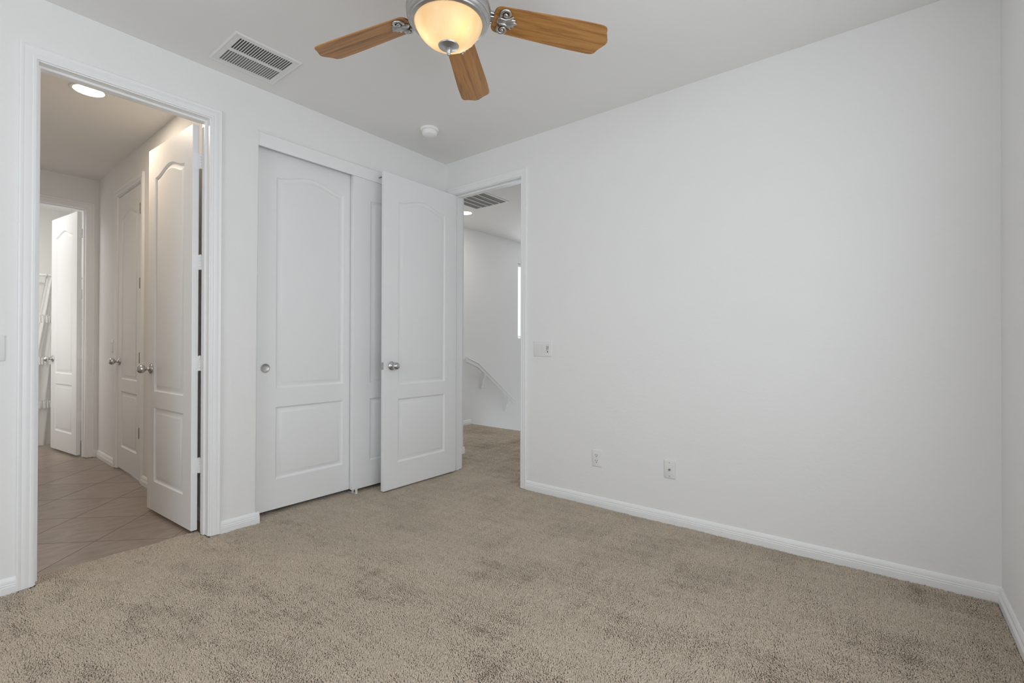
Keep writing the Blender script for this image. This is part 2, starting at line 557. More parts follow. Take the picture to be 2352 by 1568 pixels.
ex = np.array([e[0] for e in edge]); ey = np.array([e[1] for e in edge])
def in_bedroom(x, y):
    main = (x * .785 + y * .619 > .75) & (x < XB - .0165) & (y > YC + .0165) & (y < YA - .0165)
    hall = (x > DJ0 + .004) & (x < DJ1 - .004) & (y >= YA - .0165) & (y < np.interp(x, ex, ey) - .003)
    clos = (x > CL0 + .018) & (x < CL1) & (y >= YA - .0165) & (y < 3.30)
    land = (x >= XB - .0165) & (x < XB + TH) & (y > BJ0 + .004) & (y < BJ1 - .004)
    return main | hall | clos | land
pile(floor, -.75, XB + TH, YC, 3.32, in_bedroom, .0055, 3)
pile(landing, XB + TH, 4.90, 2.2, 4.585, lambda x, y: (y < 4.57) & ((x > 3.545) | (y < 3.405)), .0075, 5)
# hallway and bathroom shell
struct('wall_hallway_right', wall(BM(), 'X', YA + TH, 6.17, -0.02, H, 1.155, 1.27, [(4.74 - .018, 5.45 + .018, -0.02, DZ + .018)]),
       M['wall'], 'hallway wall beyond the doorway holding the narrow closed door', 'wall')
struct('wall_hallway_left', box(BM(), -0.6, -0.5, YA + TH, 8.1, -0.02, H), M['wall'], 'hallway side wall out of sight behind the left door casing', 'wall')
struct('wall_hallway_end', wall(BM(), 'Y', -0.5, 1.27, -0.02, H, 6.17, 6.285, [(0.348 - .018, 1.059 + .018, -0.02, DZ + .018)]),
       M['wall'], 'end wall of the hallway around the bathroom doorway', 'wall')
struct('wall_bathroom_right', box(BM(), 1.22, 1.32, 6.285, 8.1, -0.02, H), M['wall'], 'bathroom wall behind the open bathroom door', 'wall')
struct('wall_bathroom_end', box(BM(), -0.5, 1.32, 8.0, 8.1, -0.02, H), M['bath'], 'white bathroom wall seen past the shower curtain', 'wall')
bm = BM()
box(bm, 1.27, 3.089, 3.83, 3.93, -0.02, H)
box(bm, 2.974, 3.089, YA + TH, 3.83, -0.02, H)
struct('wall_closet', bm, M['wall'], 'closet back wall hidden behind the sliding doors', 'wall')
# landing shell
struct('wall_landing_left', box(BM(), 3.089, 3.53, 3.42, 4.585, -0.02, H), M['wall'], 'short landing wall corner just past the open doorway', 'wall')
WX0, WX1, WZ0, WZ1 = 5.965, 7.2, 1.21, 2.405
struct('wall_landing_far', wall(BM(), 'Y', 3.089, 8.1, -2.8, H, 4.585, 4.70, [(WX0, WX1, WZ0, WZ1)]),
       M['wall'], 'stairwell wall with the handrail and the bright window', 'wall')
struct('wall_landing_end', box(BM(), 8.0, 8.1, 0.9, 4.585, -2.8, H), M['wall'], 'wall at the far end of the stairwell', 'wall')
struct('wall_landing_near', box(BM(), 3.089, 8.1, 0.9, 1.0, -2.8, H), M['wall'], 'landing wall on the hidden side of the doorway', 'wall')

# ------------------------------------------------------------------ trim
CASING = [(0, 0), (0, .009), (.003, .0108), (.012, .0112), (.0138, .0098), (.0178, .0098), (.0205, .0112), (.040, .0136), (.0415, .0130), (.046, .0153), (.053, .0160), (.057, .0132), (.057, 0)]

def casing(bm, to, u0, u1, zt, reveal=.006, z0=0.0):
    u0 -= reveal; u1 += reveal; zt += reveal
    rows = []
    for w, t in CASING:
        rows.append([bm.verts.new(to(u, t, z)) for u, z in ((u0 - w, z0), (u0 - w, zt + w), (u1 + w, zt + w), (u1 + w, z0))])
    for a, b in zip(rows, rows[1:]):
        for k in range(3):
            bm.faces.new((a[k], a[k + 1], b[k + 1], b[k]))
    for k in (0, 3):
        bm.faces.new([r[k] for r in rows])

def jamb(bm, to, u0, u1, zt, depth, th=.018):
    """lining of a doorway; `to(u, d, z)` with d running through the wall"""
    pts = [(u0 - th, 0), (u0 - th, zt + th), (u1 + th, zt + th), (u1 + th, 0), (u1, 0), (u1, zt), (u0, zt), (u0, 0)]
    A = [bm.verts.new(to(u, -0.001, z)) for u, z in pts]
    B = [bm.verts.new(to(u, depth + .001, z)) for u, z in pts]
    for i in range(8):
        j = (i + 1) % 8
        bm.faces.new((A[i], A[j], B[j], B[i]))
    for q in ((0, 1, 6, 7), (1, 2, 5, 6), (2, 3, 4, 5)):
        bm.faces.new([A[i] for i in q]); bm.faces.new([B[i] for i in q])

def stop(bm, to, u0, u1, zt, d0, d1, th=.011):
    pts = [(u0, 0), (u0, zt), (u1, zt), (u1, 0), (u1 - th, 0), (u1 - th, zt - th), (u0 + th, zt - th), (u0 + th, 0)]
    A = [bm.verts.new(to(u, d0, z)) for u, z in pts]
    B = [bm.verts.new(to(u, d1, z)) for u, z in pts]
    for i in range(8):
        j = (i + 1) % 8
        bm.faces.new((A[i], A[j], B[j], B[i]))
    for q in ((0, 1, 6, 7), (1, 2, 5, 6), (2, 3, 4, 5)):
        bm.faces.new([A[i] for i in q]); bm.faces.new([B[i] for i in q])

def doorway(name, label, u0, u1, zt, face_to, depth_to, back_to, stop_d, z0=0.0):
    bm = BM(); casing(bm, face_to, u0, u1, zt, z0=z0)
    root = struct(name, bm, M['trim'], label, 'door trim', smooth=35)
    if back_to:
        bm = BM(); casing(bm, back_to, u0, u1, zt)
        obj('far_casing', bm, M['trim'], root, smooth=35)
    bm = BM(); jamb(bm, depth_to, u0, u1, zt, TH)
    obj('jamb', bm, M['trim'], root)
    bm = BM(); stop(bm, depth_to, u0, u1, zt, *stop_d)
    obj('door_stop', bm, M['trim'], root)
    return root

doorway('trim_1', 'white moulded casing around the hallway doorway in the left wall', DJ0, DJ1, DZ,
        lambda u, t, z: (u, YA - t, z), lambda u, d, z: (u, YA + d, z), lambda u, t, z: (u, YA + TH + t, z), (.042, .076))
doorway('trim_2', 'white moulded casing around the landing doorway beside the room corner', BJ0, BJ1, DZ,
        lambda u, t, z: (XB - t, u, z), lambda u, d, z: (XB + d, u, z), lambda u, t, z: (XB + TH + t, u, z), (.038, .072))
doorway('trim_3', 'cream casing around the narrow closed door in the hallway', 4.74, 5.45, DZ,
        lambda u, t, z: (1.155 - t, u, z), lambda u, d, z: (1.155 + d, u, z), None, (.040, .075))
doorway('trim_4', 'cream casing around the bathroom doorway at the hallway end', 0.348, 1.059, DZ,
        lambda u, t, z: (u, 6.17 - t, z), lambda u, d, z: (u, 6.17 + d, z), None, (.042, .076))

BASE = [(0, 0), (.0125, 0), (.0135, .004), (.0135, .028), (.0108, .031), (.0126, .0335), (.0126, .037), (.0102, .040), (.0105, .046), (.0075, .058), (.003, .066), (0, .066)]

def base_run(bm, p, q, nrm, z0=-0.012):
    """baseboard from p to q standing off along nrm"""
    p, q, nrm = Vector(p), Vector(q), Vector(nrm)
    rows = []
    for t, z in BASE:
        zz = z if z > 0 else z0
        rows.append([bm.verts.new((*(s + nrm * t), zz)) for s in (p, q)])
    for a, b in zip(rows, rows[1:] + rows[:1]):
        bm.faces.new((a[0], a[1], b[1], b[0]))
    bm.faces.new([r[0] for r in rows]); bm.faces.new([r[1] for r in rows])

def baseboard(name, label, runs):
    bm = BM()
    for r in runs:
        base_run(bm, *r)
    return struct(name, bm, M['trim'], label, 'baseboard', smooth=30)

baseboard('baseboard_left', 'white grooved baseboard along the closet wall, on both sides of the hallway doorway',
          [((XK, YA), (DJ0 - .063, YA), (0, -1)), ((DJ1 + .063, YA), (CL0 + .013, YA), (0, -1)), ((CL0, YA), (CL0, YA + .055), (1, 0)),
           ((CL1 - .013, YA), (XB, YA), (0, -1))])
baseboard('baseboard_right', 'white grooved baseboard under the long bare wall', [((XB, YC), (XB, BJ0 - .063), (-1, 0))])
baseboard('baseboard_near_right', 'short white baseboard at the right edge under the end wall', [((XK, YC), (XB - .012, YC), (0, 1))])
baseboard('baseboard_back', 'white baseboard below the wall with the added fill window', [((XK, YC), (XK, YA), (1, 0))])
baseboard('baseboard_hallway', 'cream baseboard beside the narrow closed door in the hallway',
          [((1.155, YA + TH + .06), (1.155, 4.74 - .063), (-1, 0)), ((1.155, 5.45 + .063), (1.155, 6.17), (-1, 0)), ((1.122, 6.17), (1.155, 6.17), (0, -1))])
baseboard('baseboard_landing', 'white baseboard on the landing just beyond the doorway',
          [((3.15, 3.42), (3.543, 3.42), (0, -1)), ((3.53, 3.42), (3.53, 4.585), (1, 0)), ((3.53, 4.585), (4.88, 4.585), (0, -1))])

# ------------------------------------------------------------------ doors
def panel_outline(x0, x1, z0, z1, arch, inset=0.0, n=28):
    a, b, c, d = x0 + inset, x1 - inset, z0 + inset, z1 - inset
    pts = [(a, c), (b, c)]
    if arch <= 0:
        return pts + [(b, d), (a, d)]
    for i in range(n + 1):
        t = i / n
        x = b + (a - b) * t
        s = (x - x0) / (x1 - x0)
        pts.append((x, d + arch * 0.5 * (1 - math.cos(2 * math.pi * s))))
    return pts

STEPS = [(0.0, 0.0), (.003, -.0035), (.008, -.0085), (.013, -.0105), (.0165, -.0105), (.0385, -.0022), (.0405, -.0012), (.042, -.0010)]

def door_slab(W, Hh, stile_l, stile_r, x0=.006, y0=.006, T=.035, zu=(.795, 2.215, .053), zl=(.196, .688)):
    bm = BM()
    P = [(x0 + stile_l, x0 + W - stile_r, zl[0], zl[1], 0.0), (x0 + stile_l, x0 + W - stile_r, zu[0], zu[1], zu[2])]
    e = .002
    for face in (0, 1):
        sg = 1 if face else -1
        yf = y0 + T if face else y0
        outer = [(x0 + e, e), (x0 + W - e, e), (x0 + W - e, Hh - e), (x0 + e, Hh - e)]
        loops = [outer] + [panel_outline(*p) for p in P]
        flat = [q for l in loops for q in l]
        V = [bm.verts.new((a, yf, b)) for a, b in flat]
        for tri in tessellate_polygon([[Vector((a, b, 0)) for a, b in l] for l in loops]):
            try:
                bm.faces.new([V[i] for i in tri])
            except ValueError:
                pass
        k = 4
        for p in P:
            cnt = len(panel_outline(*p))
            prev = V[k:k + cnt]
            k += cnt
            for ins, dep in STEPS[1:]:
                cur = [bm.verts.new((a, yf + sg * dep, b)) for a, b in panel_outline(*p, inset=ins)]
                for i in range(cnt):
                    j = (i + 1) % cnt
                    bm.faces.new((prev[i], prev[j], cur[j], cur[i]))
                prev = cur
            bm.faces.new(prev)
        # eased arris to the edge
        E = [bm.verts.new((a, yf - sg * e, b)) for a, b in [(x0, 0), (x0 + W, 0), (x0 + W, Hh), (x0, Hh)]]
        for i in range(4):
            j = (i + 1) % 4
            bm.faces.new((V[i], V[j], E[j], E[i]))
        if face == 0:
            E0 = E
        else:
            for i in range(4):
                j = (i + 1) % 4
                bm.faces.new((E0[i], E0[j], E[j], E[i]))
    return bm

KNOB = [(0, 0), (.033, 0), (.0335, .004), (.031, .009), (.022, .012), (.013, .015), (.0105, .020), (.0105, .030), (.014, .034), (.022, .038), (.0275, .046), (.0290, .055), (.0272, .064), (.0215, .072), (.0125, .0775), (.0, .079)]

def knob(parent, x, z, y, sgn, mat='nickel'):
    """round knob; sgn +1 sticks out along +y of the door"""
    bm = BM()
    T = Matrix.Translation((x, y, z)) @ Matrix.Rotation(-sgn * math.pi / 2, 4, 'X')
    lathe(bm, KNOB, 28, T, cap=False)
    return obj('door_knob', bm, M[mat], parent, smooth=50)

def hinge(parent, z, x0, y0, T, mat):
    bm = BM()
    kr = .0058 if y0 > 0 else .0088
    hh = .0445
    # leaf let into the edge of the slab, rounded corners
    pts = []
    yl, yh = 0.0, y0 + T * .80 if y0 > 0 else y0 + T
    for cy, cz, a0 in ((yh - .010, hh - .010, 0), (yh - .010, -hh + .010, -90)):
        for k in range(7):
            a = R(a0 + (90 - k * 15))
            pts.append((cy + .010 * math.cos(a), cz + .010 * math.sin(a)))
    pts += [(yl, -hh), (yl, hh)]
    prism(bm, pts, x0 - .0012, x0 + .0005, to=lambda a, b, c: (c, a, z + b))
    for k, (sy, sz) in enumerate(((.5, .028), (.72, 0), (.5, -.028))):
        lathe(bm, [(0, .0006), (.0035, .0004), (.004, 0)], 10, Matrix.Translation((x0 - .0012, yh * sy + .002, z + sz)) @ Matrix.Rotation(-math.pi / 2, 4, 'Y'), cap=False)
    # knuckles and pin
    for k in range(5):
        a = z - hh + k * 2 * hh / 5
        lathe(bm, [(0, a + .0006), (kr, a + .0006), (kr, a + 2 * hh / 5 - .0006), (0, a + 2 * hh / 5 - .0006)], 14, cap=False)
    lathe(bm, [(0, z + hh + .004), (.003, z + hh + .0035), (.0048, z + hh), (0, z + hh)], 14, cap=False)
    # leaf on the jamb
    box(bm, -.032, 0.0, -.0055, -.0040, z - hh, z + hh)
    return obj('hinge', bm, M[mat], parent, smooth=40)

def latch(parent, x, z, y0, T):
    bm = BM()
    box(bm, x - .0003, x + .0012, y0 + .005, y0 + T - .005, z - .028, z + .028)
    prism(bm, [(y0 + .010, 0), (y0 + .025, 0), (y0 + .025, .003), (y0 + .010, .010)], z - .009, z + .009, to=lambda a, b, c: (x + b, a, c))
    return obj('latch_plate', bm, M['steel'], parent)

def door(name, label, pin, ang, W, z0, stiles, hinges, knob_x=None, y0=.006, T=.035, x0=.006, hinge_mat='trim', both=True, Hh=2.42, zu=(.795, 2.215, .053), zl=(.196, .688), mat='door', knob_z=.945):
    o = obj(name, door_slab(W, Hh, *stiles, x0=x0, y0=y0, T=T, zu=zu, zl=zl), M[mat], smooth=30)
    tag(o, label, 'door', kind='structure')
    o.location = (pin[0], pin[1], z0)
    o.rotation_euler = (0, 0, R(ang))
    for z in hinges:
        hinge(o, z - z0, x0, y0, T, hinge_mat)
    if knob_x:
        knob(o, knob_x, knob_z, y0 + T, 1)
        if both:
            knob(o, knob_x, knob_z, y0, -1)
            latch(o, x0 + W, knob_z, y0, T)
    return o

HZ = (2.219, 1.612, 1.006, 0.395)
door('door_1', 'tall white two panel door standing open into the tiled hallway, four white hinges', (1.072, 3.230), 92.8, .706, .012, (.118, .118), HZ, knob_x=.650, knob_z=.943)
door('door_2', 'white two panel door standing open against the closet, beside the room corner', (2.970, 3.010), 180.0, .757, .011, (.128, .132), HZ, knob_x=.692, knob_z=.946)
door('door_3', 'narrow closed cream door in the hallway wall with dark hinges', (1.149, 4.745), 90.0, .702, .012, (.118, .118), HZ, knob_x=.640, y0=-.043, hinge_mat='bronze', knob_z=.950, both=False)
door('door_4', 'white door standing open into the bathroom at the hallway end', (1.055, 6.291), 97.3, .705, .012, (.118, .118), HZ, knob_x=.648, knob_z=.945)

# ------------------------------------------------------------------ closet
o5 = tag(obj('door_5', door_slab(.764, 2.40, .135, .132, x0=0, y0=0, zu=(.797, 2.200, .053), zl=(.196, .675)), M['door'], smooth=30),
         'left sliding closet door with a round finger pull, the rear one of the pair', 'sliding door', kind='structure')
o5.location = (1.362, 3.174, .030)
o6 = tag(obj('door_6', door_slab(.764, 2.40, .150, .120, x0=0, y0=0, zu=(.797, 2.200, .020), zl=(.196, .675)), M['door'], smooth=30),
         'right sliding closet door, the front one, mostly hidden behind the open bedroom door', 'sliding door', kind='structure')
o6.location = (2.046, 3.129, .030)

def finger_pull(parent, x, z):
    bm = BM()
    prof = [(0, -.0008), (.0225, -.0008), (.0240, -.0016), (.0248, -.0034), (.0258, -.0040), (.0285, -.0036), (.0300, -.0012), (.0300, .001)]
    lathe(bm, prof, 36, Matrix.Translation((x, -.0002, z)) @ Matrix.Rotation(-math.pi / 2, 4, 'X'), cap=False)
    return obj('finger_pull', bm, M['pewter'], parent, smooth=40)
finger_pull(o5, 1.429 - 1.362, .965 - .030)

bm = BM()
box(bm, CL0, CL1, 3.116, 3.128, 2.385, CLZ, bev=.0015, seg=1)
t5 = struct('trim_5', bm, M['trim'], 'white fascia board hiding the track above the sliding closet doors', 'fascia board')
bm = BM()
box(bm, CL0, CL1, 3.130, 3.215, 2.440, CLZ)
obj('track', bm, M['steel'], t5)
bm = BM()
tube(bm, [(2.262, 3.1155, 2.424), (2.300, 3.1040, 2.446)], .0035, 10)
tag(obj('pin', bm, M['grey'], t5, smooth=40), 'thin grey pin at the fascia')

bm = BM()
box(bm, 2.068, 2.086, 3.120, 3.22, -.002, .003, bev=.001, seg=1)
box(bm, 2.068, 2.086, 3.1205, 3.1275, .001, .046, bev=.002, seg=1)
box(bm, 2.068, 2.086, 3.166, 3.172, .003, .034, bev=.001, seg=1)
tag(obj('door_guide', bm, M['plastic']), 'small white plastic floor guide under the sliding closet doors', 'door guide')

# ------------------------------------------------------------------ wall plates
def rounded_rect(w, h, r, n=5):
    pts = []
    for cx, cz, a0 in ((w / 2 - r, h / 2 - r, 0), (-w / 2 + r, h / 2 - r, 90), (-w / 2 + r, -h / 2 + r, 180), (w / 2 - r, -h / 2 + r, 270)):
        for k in range(n + 1):
            a = R(a0 + 90 * k / n)
            pts.append((cx + r * math.cos(a), cz + r * math.sin(a)))
    return pts

def loft(bm, loops):
    rows = [[bm.verts.new(p) for p in l] for l in loops]
    n = len(rows[0])
    for a, b in zip(rows, rows[1:]):
        for i in range(n):
            j = (i + 1) % n
            bm.faces.new((a[i], a[j], b[j], b[i]))
    bm.faces.new(rows[0][::-1]); bm.faces.new(rows[-1])

def plate_mesh(w, h, t=.0055):
    """plate in the XZ plane, back on y = 0, facing -y"""
    bm = BM()
    loft(bm, [[(a, y, b) for a, b in rounded_rect(w - i * 2, h - i * 2, .005)] for i, y in ((0, 0), (0, -.0022), (.0012, -.0036), (.005, -t))])
    return bm

def screw_at(bm, x, z, y, r=.0032):
    lathe(bm, [(r, 0), (r * .95, .0006), (0, .0011)], 12, Matrix.Translation((x, y, z)) @ Matrix.Rotation(math.pi / 2, 4, 'X'), cap=False)

def paddle(parent, x, mat, z=0.0):
    bm = BM()
    w, h = .030, .062
    prism(bm, [(-.0050, -h / 2), (-.0064, -h / 2), (-.0088, h / 2), (-.0050, h / 2)], x - w / 2, x + w / 2, to=lambda a, b, c: (c, a, z + b))
    return obj('rocker', bm, M[mat], parent)

RB = -math.pi / 2
t = thing('light_switch', 'wide three gang switch plate beside the landing door casing', 'light switch', (XB, 2.0455, 1.0905), RB)
obj('switch_plate', plate_mesh(.171, .119), M['plastic'], t, smooth=35)
for x in (-.046, 0.0):
    bm = BM(); loft(bm, [[(x + a, y, b) for a, b in rounded_rect(.0345, .0675, .002, 2)] for y in (-.0050, -.0058)])
    obj('rocker_frame', bm, M['ivory'], t)
    paddle(t, x, 'plastic')
bm = BM(); loft(bm, [[(.046 + a, y, b) for a, b in rounded_rect(.0345, .0675, .002, 2)] for y in (-.0050, -.0066)])
kp = obj('fan_control', bm, M['ivory'], t)
for (bx, bz, w, h) in ((.0395, .018, .007, .005), (.0395, .0095, .007, .005), (.0395, .001, .007, .006), (.0395, -.0075, .007, .006), (.0505, .014, .008, .011), (.0505, .001, .008, .006)):
    bm = BM(); box(bm, bx - w / 2, bx + w / 2, -.0078, -.0060, bz - h / 2, bz + h / 2, bev=.0008, seg=1)
    tag(obj('button', bm, M['grey'], kp), 'small grey control button')
bm = BM(); box(bm, .0435, .0495, -.0076, -.0060, -.0262, -.0165, bev=.0006, seg=1)
tag(obj('slide_switch', bm, M['dark'], kp), 'small black slide switch')
for x in (-.046, 0, .046):
    for z in (-.0485, .0485):
        bm = BM(); screw_at(bm, x, z, -.0055)
        obj('screw', bm, M['plastic'], t)

t = thing('light_switch', 'white switch plate cut off by the left edge, beside the hallway door casing', 'light switch', (0.2045, YA, 1.1045), 0)
obj('switch_plate', plate_mesh(.117, .119), M['plastic'], t, smooth=35)
for x in (-.023, .023):
    bm = BM(); loft(bm, [[(x + a, y, b) for a, b in rounded_rect(.0345, .0675, .002, 2)] for y in (-.0050, -.0058)])
    obj('rocker_frame', bm, M['plastic'], t)
    paddle(t, x, 'plastic')

t = thing('light_switch', 'small cream switch plate in the hallway beside the narrow closed door', 'light switch', (1.155, 5.625, 1.10), RB)
obj('switch_plate', plate_mesh(.072, .119), M['plastic'], t, smooth=35)
paddle(t, 0, 'plastic')

def receptacle(parent, z):
    bm = BM()
    pts = []
    for k in range(40):
        a = 2 * math.pi * k / 40
        pts.append((max(-.0135, min(.0135, .0172 * math.cos(a))), z + .0145 * math.sin(a)))
    loft(bm, [[(a, y, b) for a, b in pts] for y in (-.0050, -.0068)])
    f = obj('receptacle', bm, M['plastic'], parent)
    bm = BM()
    box(bm, -.0078, -.0052, -.0071, -.0060, z - .0005, z + .0080)
    box(bm, .0052, .0078, -.0071, -.0060, z + .0005, z + .0075)
    prism(bm, [(.003 * math.cos(2 * math.pi * k / 12), z - .0075 + .003 * math.sin(2 * math.pi * k / 12)) for k in range(12)], -.0071, -.0060)
    tag(obj('socket_slot', bm, M['dark'], f), 'dark plug slots')
    return f

t = thing('wall_outlet', 'white duplex power outlet low on the long bare wall, nearer the doorway', 'outlet', (XB, 1.586, .331), RB)
obj('outlet_plate', plate_mesh(.074, .119), M['plastic'], t, smooth=35)
receptacle(t, .0195); receptacle(t, -.0195)
bm = BM(); screw_at(bm, 0, 0, -.0055); obj('screw', bm, M['plastic'], t)

t = thing('cable_outlet', 'off-white coaxial cable plate low on the long bare wall, right of the power outlet', 'outlet', (XB, 1.071, .338), RB)
obj('outlet_plate', plate_mesh(.076, .117), M['ivory'], t, smooth=35)
bm = BM()
lathe(bm, [(0, 0), (.0075, 0), (.0075, .002), (.0052, .0022), (.0052, .009), (.0036, .009), (.0036, .004), (0, .004)], 6, Matrix.Translation((0, -.0053, -.001)) @ Matrix.Rotation(math.pi / 2, 4, 'X'), cap=False)
tag(obj('coaxial_connector', bm, M['bronze'], t, smooth=30), 'threaded metal cable connector')
bm = BM(); screw_at(bm, 0, .042, -.0055); obj('screw', bm, M['steel'], t)
bm = BM(); screw_at(bm, 0, -.042, -.0055); obj('screw', bm, M['steel'], t)

# faint patched nail marks on the long wall
for y, z, lb in ((1.268, 1.808, 'faint scuffed nail mark on the bare wall, the lower left of two'), (.919, 1.806, 'faint scuffed nail mark on the bare wall, the upper right of two')):
    bm = BM()
    ellipsoid(bm, (0, .004, -.001), (.0012, .0042, .0036), 10, 6)
    ellipsoid(bm, (0, -.0045, .001), (.0010, .0034, .0028), 10, 6)
    tag(obj('nail_mark', bm, M['wall'], loc=(XB, y, z)), lb, 'nail mark', 'nail marks on the bare wall')

# ------------------------------------------------------------------ ceiling fan
FX, FY = 1.2896, 1.335
fan = thing('ceiling_fan', 'pewter ceiling fan with oak blades and a glowing glass bowl light', 'ceiling fan', (FX, FY, H))
def fz(prof):
    return [(r, z - H) for r, z in prof]
def fz2(prof):
    return [(r, z - H + .016) for r, z in prof]
bm = BM(); lathe(bm, fz([(0, 2.74), (.078, 2.74), (.080, 2.728), (.076, 2.70), (.060, 2.675), (.030, 2.662), (0, 2.66)]), 40, cap=False)
obj('canopy', bm, M['pewter'], fan, smooth=40)
bm = BM(); lathe(bm, fz([(0, 2.70), (.0135, 2.70), (.0135, 2.56), (0, 2.56)]), 20, cap=False)
obj('downrod', bm, M['pewter'], fan, smooth=40)
bm = BM()
lathe(bm, fz([(0, 2.60), (.030, 2.598), (.050, 2.590), (.075, 2.583), (.115, 2.575), (.138, 2.562), (.146, 2.545), (.150, 2.52), (.150, 2.485), (.146, 2.468), (.150, 2.460), (.150, 2.446), (.142, 2.438), (.110, 2.432), (0, 2.43)]), 56, cap=False)
obj('motor_housing', bm, M['pewter'], fan, smooth=35)
bm = BM()
lathe(bm, fz2([(0, 2.440), (.135, 2.440), (.148, 2.438), (.158, 2.430), (.163, 2.418), (.164, 2.404), (.161, 2.398), (.163, 2.392), (.162, 2.384), (.157, 2.378), (.158, 2.372), (.154, 2.366), (.148, 2.362), (.146, 2.357), (.141, 2.354), (.134, 2.353), (.131, 2.356), (.131, 2.372), (0, 2.374)]), 64, cap=False)
obj('light_ring', bm, M['pewter'], fan, smooth=28)
bm = BM()
lathe(bm, fz2([(.1305, 2.368), (.1315, 2.358), (.1280, 2.345), (.1185, 2.327), (.1050, 2.309), (.0890, 2.294), (.0710, 2.282), (.0520, 2.275), (.0340, 2.272), (.010, 2.2705)]), 56, cap=False)
bowl = obj('glass_bowl', bm, M['bowl'], fan, smooth=60)
bm = BM()
lathe(bm, fz2([(0, 2.274), (.038, 2.2735), (.0405, 2.2715), (.0385, 2.268), (.028, 2.2635), (.016, 2.260), (.0125, 2.2575), (.0135, 2.2555), (.0095, 2.2525), (.0070, 2.2475), (.0085, 2.2455), (.0075, 2.2425), (.0060, 2.2405), (.0068, 2.2380), (.0050, 2.2350), (0, 2.2335)]), 36, cap=False)
obj('finial', bm, M['pewter'], fan, smooth=35)

BLADE_R, BLADE_W, R0 = .685, .150, .178
def blade_outline():
    half = []
    w0, w1 = .060, BLADE_W / 2
    # root shoulder
    for k in range(7):
        a = R(90 - 15 * k)
        half.append((R0 + .026 - .026 * math.sin(a), w0 - .026 + .026 * math.cos(a)))
    for k in range(1, 9):
        s = k / 8
        half.append((R0 + .026 + s * (.622 - R0 - .026), w0 + (w1 - w0) * min(1, s * 1.25)))
    # rounded corner, shallow ogee, blunt tip
    half += [(.635, w1 - .001), (.646, w1 - .004), (.654, w1 - .010), (.658, w1 - .018), (.6605, w1 - .027), (.666, w1 - .037), (.674, w1 - .050), (.682, w1 - .063), (.685, w1 - .075)]
    full = half + [(u, -s) for u, s in reversed(half[:-1])]
    return full

def blade_mesh():
    bm = BM()
    out = blade_outline()
    def ins(d):
        c = Vector((0.42, 0))
        return [(u + (c.x - u) * d * .6, s * (1 - d * 5)) for u, s in out]
    th = .0055
    loft(bm, [[(u, s, -th / 2) for u, s in ins(.002)], [(u, s, -th / 2 + .0012) for u, s in out], [(u, s, th / 2 - .0012) for u, s in out], [(u, s, th / 2) for u, s in ins(.002)]])
    return bm

def medallion_mesh():
    """cast fleur with two scrolls, hanging under the blade"""
    bm = BM()
    z = -.0045
    for sg in (1, -1):
        path, rad = [], []
        for k in range(40):
            t = k / 39
            a = R(215 - 470 * t)
            rr = .0195 * (1 - t) ** .9 + .0030
            path.append((R0 + .030 + rr * math.cos(a), sg * (.0355 + rr * math.sin(a)), z - .005 * t))
            rad.append(.0068 - .0026 * t)
        tube(bm, path, rad, 8)
        ellipsoid(bm, (R0 + .030, sg * .0355, z - .006), (.0065, .0065, .0055), 12, 8)
        # ribbon that runs from the scroll to its leaf
        tube(bm, [(R0 + .012, sg * .012, z), (R0 + .032, sg * .010, z - .002), (R0 + .050, sg * .017, z - .001), (R0 + .064, sg * .030, z)], [.006, .0062, .0056, .003], 8)
    for ang, ln, wd in ((0, .042, .0095), (20, .036, .0085), (-20, .036, .0085), (42, .030, .0078), (-42, .030, .0078)):
        Rm = Matrix.Rotation(R(ang), 4, 'Z')
        c = Vector((R0 + .034, 0, z)) + Rm.to_3x3() @ Vector((ln * .62, 0, 0))
        ellipsoid(bm, c, (ln * .62, wd, .0062), 14, 8, mat=Rm)
    ellipsoid(bm, (R0 + .018, 0, z), (.020, .017, .0055), 14, 8)
    return bm

def iron_mesh():
    bm = BM()
    # arm from the motor down to the blade, with a flared mounting plate
    prism(bm, [(.120, .030), (.150, .029), (.178, .026), (.196, .028), (.215, .034), (.225, .030), (.232, 0), (.225, -.030), (.215, -.034), (.196, -.028), (.178, -.026), (.150, -.029), (.120, -.030)], .0030, .0085, to=lambda a, b, c: (a, b, c + max(0, (.165 - a)) * .15))
    box(bm, .128, .180, -.014, .014, -.006, .004, bev=.002, seg=1)
    for y in (-.022, .022):
        box(bm, .130, .178, y - .004, y + .004, -.003, .004, bev=.0015, seg=1)
    return bm

bl_src = blade_mesh(); me_blade = obj('blade', bl_src, M['wood'], fan, smooth=40)
md = obj('blade_medallion', medallion_mesh(), M['pewter'], me_blade, smooth=60, loc=(.016, 0, 0))
irn = obj('blade_iron', iron_mesh(), M['pewter'], me_blade, smooth=30)
ANG = (-34.9, 33.2, 102.6, 176.0, 248.5)
for i, a in enumerate(ANG):
    if i == 0:
        b, m_, r_ = me_blade, md, irn
    else:
        b = me_blade.copy(); m_ = md.copy(); r_ = irn.copy()
        for q in (b, m_, r_):
            COL.objects.link(q)
        b.parent = fan; m_.parent = b; r_.parent = b
    b.location = (0, 0, 2.4315 - H)
    b.rotation_euler = (R(-11.8), R(0.18), R(a))
for k, a in enumerate((20, 140, 260)):
    point_light('fan_bulb', (FX + .062 * math.cos(R(a)), FY + .062 * math.sin(R(a)), 2.346), 0.12, (1.0, .86, .66), .018)

